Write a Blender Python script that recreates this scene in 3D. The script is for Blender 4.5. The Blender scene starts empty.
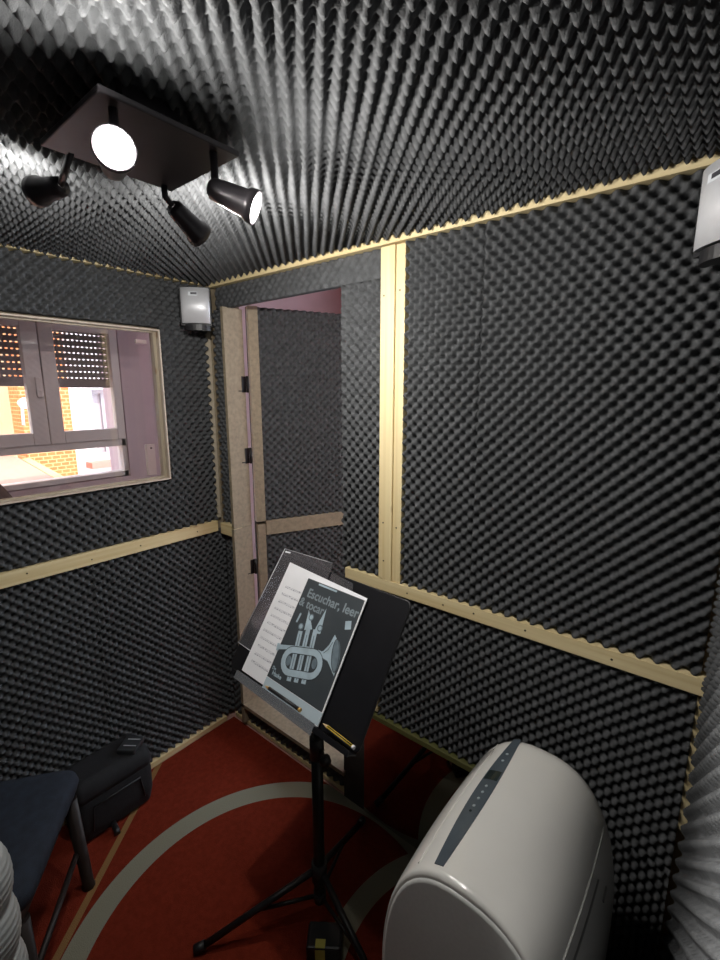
import bpy, bmesh, math, random
import numpy as np
from mathutils import Vector, Matrix
random.seed(7)
rng = np.random.default_rng(5)
V = Vector
SC = bpy.context.scene
COL = SC.collection
R = math.radians

# ------------------------------------------------------------------ materials
def new_mat(name):
    m = bpy.data.materials.new(name)
    m.use_nodes = True
    nt = m.node_tree
    return m, nt, nt.nodes['Principled BSDF']

def simple(name, col, rough=0.5, metal=0.0, spec=0.5, var=0.0, scale=20.0, bump=0.0, bscale=200.0):
    m, nt, b = new_mat(name)
    b.inputs['Base Color'].default_value = (*col, 1)
    b.inputs['Roughness'].default_value = rough
    b.inputs['Metallic'].default_value = metal
    b.inputs['Specular IOR Level'].default_value = spec
    tc = nt.nodes.new('ShaderNodeTexCoord')
    if var > 0:
        n = nt.nodes.new('ShaderNodeTexNoise'); n.inputs['Scale'].default_value = scale
        n.inputs['Detail'].default_value = 4
        nt.links.new(tc.outputs['Object'], n.inputs['Vector'])
        r = nt.nodes.new('ShaderNodeMapRange')
        r.inputs['From Min'].default_value = 0.3; r.inputs['From Max'].default_value = 0.7
        r.inputs['To Min'].default_value = 1 - var; r.inputs['To Max'].default_value = 1 + var
        nt.links.new(n.outputs['Fac'], r.inputs['Value'])
        mx = nt.nodes.new('ShaderNodeMix'); mx.data_type = 'RGBA'; mx.blend_type = 'MULTIPLY'
        mx.inputs['Factor'].default_value = 1
        mx.inputs['A'].default_value = (*col, 1)
        nt.links.new(r.outputs['Result'], mx.inputs['B'])
        nt.links.new(mx.outputs['Result'], b.inputs['Base Color'])
    if bump > 0:
        n2 = nt.nodes.new('ShaderNodeTexNoise'); n2.inputs['Scale'].default_value = bscale
        n2.inputs['Detail'].default_value = 3
        nt.links.new(tc.outputs['Object'], n2.inputs['Vector'])
        bp = nt.nodes.new('ShaderNodeBump'); bp.inputs['Strength'].default_value = bump
        bp.inputs['Distance'].default_value = 0.004
        nt.links.new(n2.outputs['Fac'], bp.inputs['Height'])
        nt.links.new(bp.outputs['Normal'], b.inputs['Normal'])
    return m

def wood_mat(name, c1, c2, axis, rough=0.55):
    """pine: grain stretched along axis, a few knots"""
    m, nt, b = new_mat(name)
    tc = nt.nodes.new('ShaderNodeTexCoord')
    mp = nt.nodes.new('ShaderNodeMapping')
    s = [60, 60, 60]; s[axis] = 1.5
    mp.inputs['Scale'].default_value = s
    nt.links.new(tc.outputs['Object'], mp.inputs['Vector'])
    n = nt.nodes.new('ShaderNodeTexNoise'); n.inputs['Scale'].default_value = 1.0
    n.inputs['Detail'].default_value = 3
    nt.links.new(mp.outputs['Vector'], n.inputs['Vector'])
    cr = nt.nodes.new('ShaderNodeValToRGB')
    cr.color_ramp.elements[0].position = 0.3; cr.color_ramp.elements[0].color = (*c1, 1)
    cr.color_ramp.elements[1].position = 0.7; cr.color_ramp.elements[1].color = (*c2, 1)
    nt.links.new(n.outputs['Fac'], cr.inputs['Fac'])
    # knots
    vo = nt.nodes.new('ShaderNodeTexVoronoi'); vo.inputs['Scale'].default_value = 1.0
    mp2 = nt.nodes.new('ShaderNodeMapping')
    s2 = [9, 9, 9]; s2[axis] = 4.5
    mp2.inputs['Scale'].default_value = s2
    nt.links.new(tc.outputs['Object'], mp2.inputs['Vector'])
    nt.links.new(mp2.outputs['Vector'], vo.inputs['Vector'])
    kr = nt.nodes.new('ShaderNodeMapRange')
    kr.inputs['From Min'].default_value = 0.03; kr.inputs['From Max'].default_value = 0.09
    kr.inputs['To Min'].default_value = 0.8; kr.inputs['To Max'].default_value = 0.0
    nt.links.new(vo.outputs['Distance'], kr.inputs['Value'])
    mx = nt.nodes.new('ShaderNodeMix'); mx.data_type = 'RGBA'
    nt.links.new(kr.outputs['Result'], mx.inputs['Factor'])
    nt.links.new(cr.outputs['Color'], mx.inputs['A'])
    mx.inputs['B'].default_value = (0.22, 0.11, 0.04, 1)
    nt.links.new(mx.outputs['Result'], b.inputs['Base Color'])
    b.inputs['Roughness'].default_value = rough
    return m

def glass_mat(name, refl=0.06, tint=(1, 1, 1), rough=0.0, body=0.0, body_col=(1, 1, 1)):
    """thin pane: mostly see-through, fresnel reflection, optional milky body"""
    m = bpy.data.materials.new(name); m.use_nodes = True
    nt = m.node_tree; nt.nodes.clear()
    out = nt.nodes.new('ShaderNodeOutputMaterial')
    tr = nt.nodes.new('ShaderNodeBsdfTransparent'); tr.inputs['Color'].default_value = (*tint, 1)
    gl = nt.nodes.new('ShaderNodeBsdfGlossy'); gl.inputs['Roughness'].default_value = rough
    fr = nt.nodes.new('ShaderNodeLayerWeight'); fr.inputs['Blend'].default_value = 0.35
    mr = nt.nodes.new('ShaderNodeMapRange')
    mr.inputs['To Min'].default_value = refl; mr.inputs['To Max'].default_value = min(1, refl + 0.5)
    nt.links.new(fr.outputs['Facing'], mr.inputs['Value'])
    base = tr
    if body > 0:
        df = nt.nodes.new('ShaderNodeBsdfDiffuse'); df.inputs['Color'].default_value = (*body_col, 1)
        m1 = nt.nodes.new('ShaderNodeMixShader'); m1.inputs['Fac'].default_value = body
        nt.links.new(tr.outputs[0], m1.inputs[1]); nt.links.new(df.outputs[0], m1.inputs[2])
        base = m1
    ms = nt.nodes.new('ShaderNodeMixShader')
    nt.links.new(mr.outputs['Result'], ms.inputs['Fac'])
    nt.links.new(base.outputs[0], ms.inputs[1]); nt.links.new(gl.outputs[0], ms.inputs[2])
    nt.links.new(ms.outputs[0], out.inputs['Surface'])
    return m

def emit_mat(name, col, s):
    m, nt, b = new_mat(name)
    b.inputs['Base Color'].default_value = (0.8, 0.8, 0.8, 1)
    b.inputs['Emission Color'].default_value = (*col, 1)
    b.inputs['Emission Strength'].default_value = s
    return m

FOAM_COL = (0.074, 0.077, 0.081)
M = {}
M['foam'] = simple('foam', FOAM_COL, 0.75, 0, 0.35, var=0.25, scale=45, bump=0.5, bscale=700)
M['board'] = simple('board', (0.05, 0.045, 0.04), 0.9, var=0.2)
M['pine_x'] = wood_mat('pine_x', (0.68, 0.53, 0.27), (0.82, 0.69, 0.41), 0)
M['pine_y'] = wood_mat('pine_y', (0.68, 0.53, 0.27), (0.82, 0.69, 0.41), 1)
M['pine_z'] = wood_mat('pine_z', (0.68, 0.53, 0.27), (0.82, 0.69, 0.41), 2)
M['chip'] = simple('chipboard', (0.29, 0.235, 0.16), 0.7, var=0.18, scale=60)
M['black'] = simple('black_metal', (0.012, 0.012, 0.013), 0.38, 0, 0.4, var=0.2, scale=40)
M['desk'] = simple('desk_black', (0.010, 0.010, 0.012), 0.32, 0, 0.35, var=0.1)
M['blackp'] = simple('black_plastic', (0.014, 0.014, 0.016), 0.45, var=0.2)
M['fixture'] = simple('fixture_dark', (0.045, 0.040, 0.045), 0.35, 0.3, 0.5, var=0.1)
M['fixture_rim'] = simple('fixture_rim', (0.09, 0.075, 0.07), 0.35, 0.4, var=0.1)
M['lens'] = emit_mat('lens', (1.0, 0.96, 0.92), 60)
M['lens_back'] = emit_mat('lens_back', (1.0, 0.96, 0.92), 60)
M['silver'] = simple('silver', (0.68, 0.69, 0.72), 0.42, 0.25, var=0.04, scale=30)
M['badge'] = simple('badge', (0.05, 0.05, 0.06), 0.4)
M['badge_l'] = simple('badge_pale', (0.65, 0.68, 0.72), 0.4)
M['white_gloss'] = simple('white_gloss', (0.74, 0.73, 0.70), 0.17, 0, 0.5, var=0.01)
M['front_grey'] = simple('front_grey', (0.74, 0.75, 0.73), 0.5, 0, 0.4, var=0.03, scale=120)
M['groove'] = simple('groove', (0.30, 0.30, 0.29), 0.4)
M['strip'] = simple('strip_slate', (0.075, 0.095, 0.115), 0.25, 0, 0.5, var=0.1)
M['display'] = simple('display', (0.02, 0.03, 0.03), 0.15)
M['icon'] = simple('icon', (0.30, 0.36, 0.40), 0.5)
M['paper'] = simple('paper', (0.88, 0.88, 0.91), 0.6, var=0.03)
M['ink'] = simple('ink', (0.16, 0.16, 0.19), 0.7)
M['ink_soft'] = simple('ink_soft', (0.42, 0.42, 0.47), 0.7)
M['cover'] = simple('cover_dark', (0.052, 0.062, 0.070), 0.42, var=0.08, scale=15)
M['pale'] = simple('cover_pale', (0.42, 0.53, 0.60), 0.5, var=0.12, scale=40)
M['paled'] = simple('cover_mid', (0.16, 0.21, 0.245), 0.5, var=0.15, scale=60)
M['title'] = simple('cover_title', (0.24, 0.29, 0.32), 0.5, var=0.1)
M['band'] = simple('cover_band', (0.50, 0.60, 0.66), 0.5)
M['sleeve'] = glass_mat('sleeve_clear', 0.05, (0.88, 0.88, 0.90), 0.12, 0.05, (0.8, 0.8, 0.85))
M['sleeve_edge'] = simple('sleeve_edge', (0.6, 0.6, 0.64), 0.3)
M['sleeve_grey'] = glass_mat('sleeve_grey', 0.10, (0.6, 0.6, 0.62), 0.2, 0.45, (0.35, 0.37, 0.40))
M['yellow'] = simple('pencil_yellow', (0.70, 0.50, 0.06), 0.4)
M['gold'] = simple('gold', (0.70, 0.42, 0.12), 0.35, 0.3)
M['pwood'] = simple('pencil_wood', (0.65, 0.48, 0.28), 0.6)
M['cloth_black'] = simple('cloth_black', (0.010, 0.010, 0.012), 0.8, var=0.25, scale=60, bump=0.35, bscale=500)
M['navy'] = simple('cloth_navy', (0.016, 0.023, 0.038), 0.85, var=0.25, scale=40, bump=0.3, bscale=600)
M['darkwood'] = simple('dark_wood', (0.020, 0.013, 0.011), 0.5, var=0.2)
M['hose'] = simple('hose_white', (0.50, 0.54, 0.55), 0.5, var=0.05)
M['label_y'] = simple('label_yellow', (0.62, 0.56, 0.12), 0.5)
M['label_p'] = simple('label_pink', (0.75, 0.55, 0.52), 0.5)
M['pinkwall'] = simple('pink_plaster', (0.60, 0.36, 0.35), 0.9, var=0.04, scale=8)
M['mauve'] = simple('mauve_plaster', (0.58, 0.46, 0.49), 0.9, var=0.04, scale=8)
M['pvc'] = simple('window_pvc', (0.72, 0.66, 0.65), 0.45, var=0.03)
M['shutter'] = simple('shutter', (0.24, 0.21, 0.22), 0.6, var=0.06)
M['white_strip'] = simple('white_strip', (0.75, 0.66, 0.62), 0.5)
M['brown'] = simple('brown_cloth', (0.16, 0.10, 0.085), 0.8, var=0.2)
M['glass'] = glass_mat('pane_glass', 0.035, (0.95, 0.93, 0.94))
M['glass_out'] = glass_mat('pane_outer', 0.03, (0.96, 0.96, 0.96))
M['tile'] = simple('terrace_tile', (0.48, 0.27, 0.21), 0.8, var=0.08)
M['outfloor'] = simple('outer_floor', (0.50, 0.28, 0.24), 0.7, var=0.1)
M['whitewall'] = simple('white_render', (0.80, 0.80, 0.80), 0.85, var=0.03)
M['creamwall'] = simple('cream_render', (0.85, 0.72, 0.45), 0.85, var=0.05)
M['greyframe'] = simple('grey_frame', (0.45, 0.42, 0.44), 0.6)
M['hinge'] = simple('hinge', (0.02, 0.018, 0.018), 0.4, 0.6)
M['screw'] = simple('screw', (0.05, 0.035, 0.02), 0.5)

# mirror: dark silvered glass
m, nt, b = new_mat('mirror'); M['mirror'] = m
b.inputs['Base Color'].default_value = (0.62, 0.60, 0.58, 1); b.inputs['Metallic'].default_value = 1.0
b.inputs['Roughness'].default_value = 0.03
M['mirror_edge'] = simple('mirror_edge', (0.13, 0.13, 0.045), 0.4, var=0.1)

# bricks
m, nt, b = new_mat('brick'); M['brick'] = m
tc = nt.nodes.new('ShaderNodeTexCoord'); mp = nt.nodes.new('ShaderNodeMapping')
mp.inputs['Rotation'].default_value = (R(90), 0, R(90))
bk = nt.nodes.new('ShaderNodeTexBrick')
bk.inputs['Color1'].default_value = (0.60, 0.17, 0.05, 1); bk.inputs['Color2'].default_value = (0.68, 0.23, 0.07, 1)
bk.inputs['Mortar'].default_value = (0.78, 0.46, 0.22, 1)
bk.inputs['Scale'].default_value = 7.0; bk.inputs['Mortar Size'].default_value = 0.03
sx = nt.nodes.new('ShaderNodeSeparateXYZ'); cx = nt.nodes.new('ShaderNodeCombineXYZ')
ad = nt.nodes.new('ShaderNodeMath'); ad.operation = 'ADD'
nt.links.new(tc.outputs['Object'], sx.inputs[0])
nt.links.new(sx.outputs['X'], ad.inputs[0]); nt.links.new(sx.outputs['Y'], ad.inputs[1])
nt.links.new(ad.outputs[0], cx.inputs['X']); nt.links.new(sx.outputs['Z'], cx.inputs['Y'])
nt.links.new(cx.outputs[0], bk.inputs['Vector'])
nt.links.new(bk.outputs['Color'], b.inputs['Base Color']); b.inputs['Roughness'].default_value = 0.9

# rug: red with a beige ring and a tan line (the woven pattern, in rug coordinates)
m, nt, b = new_mat('rug_red'); M['rug'] = m
tc = nt.nodes.new('ShaderNodeTexCoord')
def ring_mask(cx_, cy_, r0, r1, sxy=(1, 1)):
    mp = nt.nodes.new('ShaderNodeMapping'); mp.vector_type = 'POINT'
    mp.inputs['Location'].default_value = (-cx_ * sxy[0], -cy_ * sxy[1], 0)
    mp.inputs['Scale'].default_value = (sxy[0], sxy[1], 0)
    nt.links.new(tc.outputs['Object'], mp.inputs['Vector'])
    ln = nt.nodes.new('ShaderNodeVectorMath'); ln.operation = 'LENGTH'
    nt.links.new(mp.outputs[0], ln.inputs[0])
    a = nt.nodes.new('ShaderNodeMath'); a.operation = 'GREATER_THAN'; a.inputs[1].default_value = r0
    c = nt.nodes.new('ShaderNodeMath'); c.operation = 'LESS_THAN'; c.inputs[1].default_value = r1
    nt.links.new(ln.outputs['Value'], a.inputs[0]); nt.links.new(ln.outputs['Value'], c.inputs[0])
    mu = nt.nodes.new('ShaderNodeMath'); mu.operation = 'MULTIPLY'
    nt.links.new(a.outputs[0], mu.inputs[0]); nt.links.new(c.outputs[0], mu.inputs[1])
    return mu.outputs[0]
m1 = ring_mask(-0.857, 0.642, 0.519, 0.592)
m2 = ring_mask(-0.30, 0.90, 0.40, 0.47)
n = nt.nodes.new('ShaderNodeTexNoise'); n.inputs['Scale'].default_value = 60; n.inputs['Detail'].default_value = 5
nt.links.new(tc.outputs['Object'], n.inputs['Vector'])
cr = nt.nodes.new('ShaderNodeValToRGB')
cr.color_ramp.elements[0].position = 0.3; cr.color_ramp.elements[0].color = (0.155, 0.020, 0.009, 1)
cr.color_ramp.elements[1].position = 0.75; cr.color_ramp.elements[1].color = (0.205, 0.028, 0.013, 1)
nt.links.new(n.outputs['Fac'], cr.inputs['Fac'])
# tan straight line from (-1.765,0.79) to (-1.32,0.25)
dx, dy = 0.445, -0.54; L_ = math.hypot(dx, dy); nx, ny = -dy / L_, dx / L_
dp = nt.nodes.new('ShaderNodeVectorMath'); dp.operation = 'DOT_PRODUCT'; dp.inputs[1].default_value = (nx, ny, 0)
nt.links.new(tc.outputs['Object'], dp.inputs[0])
c0 = nx * -1.765 + ny * 0.79
cp = nt.nodes.new('ShaderNodeMath'); cp.operation = 'COMPARE'; cp.inputs[1].default_value = c0; cp.inputs[2].default_value = 0.011
nt.links.new(dp.outputs['Value'], cp.inputs[0])
mxa = nt.nodes.new('ShaderNodeMath'); mxa.operation = 'MAXIMUM'
nt.links.new(m1, mxa.inputs[0]); nt.links.new(m2, mxa.inputs[1])
mx = nt.nodes.new('ShaderNodeMix'); mx.data_type = 'RGBA'
nt.links.new(mxa.outputs[0], mx.inputs['Factor']); nt.links.new(cr.outputs['Color'], mx.inputs['A'])
mx.inputs['B'].default_value = (0.27, 0.26, 0.195, 1)
mx3 = nt.nodes.new('ShaderNodeMix'); mx3.data_type = 'RGBA'
nt.links.new(cp.outputs[0], mx3.inputs['Factor']); nt.links.new(mx.outputs['Result'], mx3.inputs['A'])
mx3.inputs['B'].default_value = (0.27, 0.15, 0.06, 1)
nt.links.new(mx3.outputs['Result'], b.inputs['Base Color'])
b.inputs['Roughness'].default_value = 0.95; b.inputs['Specular IOR Level'].default_value = 0.1
bp = nt.nodes.new('ShaderNodeBump'); bp.inputs['Strength'].default_value = 0.5; bp.inputs['Distance'].default_value = 0.004
n2 = nt.nodes.new('ShaderNodeTexNoise'); n2.inputs['Scale'].default_value = 350
nt.links.new(tc.outputs['Object'], n2.inputs['Vector']); nt.links.new(n2.outputs['Fac'], bp.inputs['Height'])
nt.links.new(bp.outputs['Normal'], b.inputs['Normal'])

# ------------------------------------------------------------------ mesh helpers
ROOTLOC = {}
def link(name, me, mat, parent=None, loc=None):
    o = bpy.data.objects.new(name, me); COL.objects.link(o)
    mats = mat if isinstance(mat, (list, tuple)) else [mat]
    for mm in mats: me.materials.append(mm)
    if parent is not None:
        pl = ROOTLOC[parent.name]
        me.transform(Matrix.Translation(-pl)); o.parent = parent; ROOTLOC[o.name] = pl
    else:
        if loc is None:
            co = np.array([v.co[:] for v in me.vertices]); mn = co.min(0); mxx = co.max(0)
            loc = V(((mn[0] + mxx[0]) / 2, (mn[1] + mxx[1]) / 2, mn[2]))
        loc = V(loc); me.transform(Matrix.Translation(-loc)); o.location = loc; ROOTLOC[o.name] = loc
    return o

class MB:
    """collects shapes into one mesh, in world coordinates"""
    def __init__(s): s.bm = bmesh.new()
    def box(s, lo, hi, mi=0, bevel=0.0, mat=None):
        lo, hi = V(lo), V(hi); c = (lo + hi) / 2; d = hi - lo
        r = bmesh.ops.create_cube(s.bm, size=1.0, matrix=Matrix.Translation(c) @ Matrix.Diagonal((*d, 1)))
        vs = r['verts']
        if mat is not None: bmesh.ops.transform(s.bm, matrix=mat, verts=vs)
        fs = set(f for v in vs for f in v.link_faces)
        for f in fs: f.material_index = mi
        if bevel > 0:
            es = list(set(e for v in vs for e in v.link_edges))
            rb = bmesh.ops.bevel(s.bm, geom=es, offset=bevel, segments=2, profile=0.5, affect='EDGES')
            for f in rb['faces']: f.material_index = mi
        return s
    def obox(s, o, ux, uy, uz, lo, hi, mi=0, bevel=0.0):
        m4 = Matrix(((ux[0], uy[0], uz[0], o[0]), (ux[1], uy[1], uz[1], o[1]), (ux[2], uy[2], uz[2], o[2]), (0, 0, 0, 1)))
        return s.box(lo, hi, mi, bevel, m4)
    def tube(s, pts, rad, seg=12, caps=True, mi=0):
        pts = [V(p) for p in pts]; n = len(pts)
        rad = rad if isinstance(rad, (list, tuple)) else [rad] * n
        t0 = (pts[1] - pts[0]).normalized()
        ref = V((0, 0, 1)) if abs(t0.z) < 0.9 else V((1, 0, 0))
        u = t0.cross(ref).normalized(); rings = []
        for i in range(n):
            t = (pts[min(i + 1, n - 1)] - pts[max(i - 1, 0)]).normalized()
            u = (u - t * u.dot(t)).normalized(); w = t.cross(u)
            rings.append([s.bm.verts.new(pts[i] + (u * math.cos(a) + w * math.sin(a)) * rad[i])
                          for a in (2 * math.pi * k / seg for k in range(seg))])
        for a, b_ in zip(rings, rings[1:]):
            for k in range(seg):
                f = s.bm.faces.new((a[k], a[(k + 1) % seg], b_[(k + 1) % seg], b_[k])); f.smooth = True; f.material_index = mi
        if caps:
            f = s.bm.faces.new(rings[0][::-1]); f.material_index = mi
            f = s.bm.faces.new(rings[-1]); f.material_index = mi
        return s
    def lathe(s, o, ax, prof, seg=24, mi=0):
        """prof: list of (distance along ax, radius)"""
        o, ax = V(o), V(ax).normalized()
        pts = [o + ax * d for d, r in prof]
        ref = V((0, 0, 1)) if abs(ax.z) < 0.9 else V((1, 0, 0))
        u = ax.cross(ref).normalized(); w = ax.cross(u); rings = []
        for (d, r) in prof:
            p = o + ax * d
            if r < 1e-6: rings.append([s.bm.verts.new(p)])
            else: rings.append([s.bm.verts.new(p + (u * math.cos(a) + w * math.sin(a)) * r)
                                for a in (2 * math.pi * k / seg for k in range(seg))])
        for a, b_ in zip(rings, rings[1:]):
            for k in range(seg):
                k2 = (k + 1) % seg
                if len(a) == 1 and len(b_) == 1: continue
                if len(a) == 1: f = s.bm.faces.new((a[0], b_[k2], b_[k]))
                elif len(b_) == 1: f = s.bm.faces.new((a[k], a[k2], b_[0]))
                else: f = s.bm.faces.new((a[k], a[k2], b_[k2], b_[k]))
                f.smooth = True; f.material_index = mi
        return s
    def prism(s, poly, ext, mi=0, smooth=False):
        """poly: 3D points in order, extruded by vector ext"""
        a = [s.bm.verts.new(V(p)) for p in poly]; e = V(ext)
        b_ = [s.bm.verts.new(V(p) + e) for p in poly]
        n = len(a)
        for f in (s.bm.faces.new(a[::-1]), s.bm.faces.new(b_)): f.material_index = mi
        for k in range(n):
            f = s.bm.faces.new((a[k], a[(k + 1) % n], b_[(k + 1) % n], b_[k])); f.material_index = mi; f.smooth = smooth
        return s
    def grid(s, P, mi=0, smooth=True, close=False):
        """P[i][j] 3D points -> quads"""
        vs = [[s.bm.verts.new(V(p)) for p in row] for row in P]
        for i in range(len(vs) - 1):
            n = len(vs[i])
            for j in range(n if close else n - 1):
                f = s.bm.faces.new((vs[i][j], vs[i][(j + 1) % n], vs[i + 1][(j + 1) % n], vs[i + 1][j]))
                f.smooth = smooth; f.material_index = mi
        return vs
    def build(s, name, mat, parent=None, loc=None, autosmooth=False):
        bmesh.ops.recalc_face_normals(s.bm, faces=s.bm.faces)
        me = bpy.data.meshes.new(name); s.bm.to_mesh(me); s.bm.free()
        return link(name, me, mat, parent, loc)

def tag(o, label=None, cat=None, group=None, kind=None):
    if label: o['label'] = label
    if cat: o['category'] = cat
    if group: o['group'] = group
    if kind: o['kind'] = kind
    return o
def empty(name, loc, label=None, cat=None, group=None, kind=None):
    o = bpy.data.objects.new(name, None); COL.objects.link(o); o.location = loc
    o.empty_display_size = 0.05
    ROOTLOC[o.name] = V(loc); return tag(o, label, cat, group, kind)
def struct(o, label, cat):
    return tag(o, label, cat, kind='structure')
def copy_tree(o, offset_parent=None):
    c = o.copy(); COL.objects.link(c)
    if offset_parent is not None: c.parent = offset_parent
    for ch in list(o.children): copy_tree(ch, c)
    return c

# ------------------------------------------------------------------ egg-crate foam
PER = 0.0355
def foam(name, O, U, Vv, N, ul, vl, amp=0.034, base=0.004, per=PER, res=8, skip=(), parent=None, mat=None,
         warp=0.14, phase=None, soft=0.0, expo=0.62):
    """sheet with its BACK plane at O; the peaks stand base+amp in front along N"""
    O, U, Vv, N = [np.array(x, float) for x in (O, U, Vv, N)]
    nu = max(4, int(round(ul / per * res))); nv = max(4, int(round(vl / per * res)))
    us = np.linspace(0, ul, nu + 1); vs = np.linspace(0, vl, nv + 1)
    uu, vv = np.meshgrid(us, vs, indexing='ij')
    ph = rng.random(2) * per if phase is None else np.array(phase)
    def lowf(k):
        a = rng.random(6) * 6.28; f = rng.uniform(2.0, 7.0, 6)
        return sum(np.sin(uu * f[i] + vv * f[(i + 2) % 6] * 0.8 + a[i]) for i in range(6)) / 6
    wu, wv = uu + lowf(0) * per * warp, vv + lowf(1) * per * warp
    c = np.cos(2 * np.pi * (wu + ph[0]) / per) * np.cos(2 * np.pi * (wv + ph[1]) / per)
    h = 0.5 + 0.5 * c
    h = h ** expo
    am = amp * (1 + 0.12 * lowf(2))
    hh = base + am * h
    if soft > 0:
        hh = base + amp * 0.5 + (hh - base - amp * 0.5) * (1 - soft)
    # individual bumps are never quite the same height
    cell = np.sin(np.floor(wu / per * 2) * 12.9898 + np.floor(wv / per * 2) * 78.233) * 43758.5453
    co = O + uu[..., None] * U + vv[..., None] * Vv + hh[..., None] * N
    co = co.reshape(-1, 3)
    keep = np.ones((nu, nv), bool)
    uc = (us[:-1] + us[1:]) / 2; vc = (vs[:-1] + vs[1:]) / 2
    for (u0, u1, v0, v1) in skip:
        keep &= ~((uc[:, None] > u0) & (uc[:, None] < u1) & (vc[None] > v0) & (vc[None] < v1))
    idx = np.arange((nu + 1) * (nv + 1)).reshape(nu + 1, nv + 1)
    q = np.stack([idx[:-1, :-1], idx[1:, :-1], idx[1:, 1:], idx[:-1, 1:]], -1)[keep]
    if np.dot(np.cross(U, Vv), N) < 0: q = q[:, ::-1]
    # side walls down to the back plane along every cut edge
    key = {}
    e = np.concatenate([q[:, [0, 1]], q[:, [1, 2]], q[:, [2, 3]], q[:, [3, 0]]])
    es = set(map(tuple, e.tolist()))
    bnd = [(a, b_) for (a, b_) in es if (b_, a) not in es]
    nb = {}
    extra = []; side = []
    nbase = len(co)
    uvf = np.stack([uu.ravel(), vv.ravel()], 1)
    def backv(i):
        if i not in nb:
            nb[i] = nbase + len(extra)
            extra.append(O + uvf[i, 0] * U + uvf[i, 1] * Vv)
        return nb[i]
    dup = {}
    for a, b_ in bnd:
        side.append((b_, a, backv(a), backv(b_)))
    allco = np.concatenate([co, np.array(extra).reshape(-1, 3)])
    faces = np.concatenate([q, np.array(side, int).reshape(-1, 4)])
    used = np.unique(faces); remap = -np.ones(len(allco), int); remap[used] = np.arange(len(used))
    allco = allco[used]; faces = remap[faces]
    me = bpy.data.meshes.new(name)
    me.vertices.add(len(allco)); me.vertices.foreach_set('co', allco.astype(np.float32).ravel())
    nf = len(faces)
    me.loops.add(nf * 4); me.loops.foreach_set('vertex_index', faces.astype(np.int32).ravel())
    me.polygons.add(nf)
    me.polygons.foreach_set('loop_start', (np.arange(nf) * 4).astype(np.int32))
    me.polygons.foreach_set('loop_total', np.full(nf, 4, np.int32))
    sm = np.ones(nf, bool); sm[len(q):] = False
    me.polygons.foreach_set('use_smooth', sm)
    me.update(calc_edges=True); me.validate()
    return link(name, me, mat or M['foam'], parent)

# ------------------------------------------------------------------ camera
f_px = 458.0
th = math.atan(88.5 / f_px); yaw = R(39.0)
h_ = V((-math.sin(yaw), math.cos(yaw), 0)); Z = V((0, 0, 1))
Fw = h_ * math.cos(th) - Z * math.sin(th); Up = h_ * math.sin(th) + Z * math.cos(th); Rt = Fw.cross(Up)
cam = bpy.data.cameras.new('camera'); camo = bpy.data.objects.new('camera', cam); COL.objects.link(camo)
cam.sensor_fit = 'HORIZONTAL'; cam.sensor_width = 36; cam.lens = f_px / 720 * 36
cam.clip_start = 0.01; cam.clip_end = 100
mw = Matrix((Rt, Up, -Fw)).transposed().to_4x4(); mw.translation = V((0, 0, 1.6))
camo.matrix_world = mw
SC.camera = camo

# ------------------------------------------------------------------ booth shell
WX, WY = -1.767, 1.167            # front planes of the timber on the window wall / door wall
BX, BY = WX - 0.042, WY + 0.042   # faces of the wall boards behind the foam
YB = -0.75                        # rear wall
CZ = 2.068                        # ceiling board
DX0, DX1 = -1.66, -1.035          # door opening
DZ0, DZ1 = 0.13, 1.935
WIN_Y0, WIN_Y1, WIN_Z0, WIN_Z1 = -0.12, 0.943, 1.253, 1.829

def wall_with_holes_x(name, x0, x1, ya, yb, za, zb, holes, mat):
    """slab normal to X with rectangular holes (y0,y1,z0,z1), built from strips"""
    mb = MB(); cuts = sorted(set([ya, yb] + [h for ho in holes for h in ho[:2]]))
    for y0, y1 in zip(cuts, cuts[1:]):
        zs = [(za, zb)]
        for (hy0, hy1, hz0, hz1) in holes:
            if hy0 <= y0 + 1e-6 and hy1 >= y1 - 1e-6:
                nz = []
                for (a, b_) in zs:
                    if hz0 > a: nz.append((a, min(b_, hz0)))
                    if hz1 < b_: nz.append((max(a, hz1), b_))
                zs = nz
        for (a, b_) in zs: mb.box((x0, y0, a), (x1, y1, b_))
    return mb.build(name, mat)

struct(MB().box((-2.6, -1.6, -0.10), (1.0, 2.9, 0.0)).build('floor', M['outfloor']), 'pinkish floor under the booth and outside its door', 'floor')
struct(MB().box((BX - 0.05, YB - 0.06, CZ), (0.32, BY + 0.06, CZ + 0.05)).build('ceiling', M['board']), 'dark ceiling board carrying the foam', 'ceiling')
struct(wall_with_holes_x('wall_left', BX - 0.012, BX, YB, BY + 0.012, 0.0, CZ, [(WIN_Y0 - 0.012, WIN_Y1 + 0.012, WIN_Z0 - 0.012, WIN_Z1 + 0.012)], M['chip']),
       'dark booth wall board around the window, under the foam', 'wall')
mb = MB()
mb.box((BX, BY, 0), (DX0 - 0.018, BY + 0.05, CZ)); mb.box((DX1 + 0.018, BY, 0), (0.08, BY + 0.05, CZ))
mb.box((DX0 - 0.018, BY, 1.99), (DX1 + 0.018, BY + 0.05, CZ)); mb.box((DX0 - 0.018, BY, 0), (DX1 + 0.018, BY + 0.05, DZ0 - 0.018))
struct(mb.build('wall_back', M['chip']), 'dark booth wall board with the door opening, under the foam', 'wall')
RU, RN = (.0995, -.99504, 0), (-.99504, -.0995, 0)
RO = V((0.047, WY - .002, 0))
struct(MB().obox(RO, V(RU), V(RN), V((0, 0, 1)), (-.06, -.035, 0), (1.95, -.003, 2.022)).build('wall_right', M['chip']), 'dark booth wall board beside the camera, under the foam', 'wall')
struct(MB().box((BX, YB - 0.05, 0), (0.30, YB, CZ)).build('wall_front', M['board']), 'dark booth wall board behind the camera', 'wall')

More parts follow.
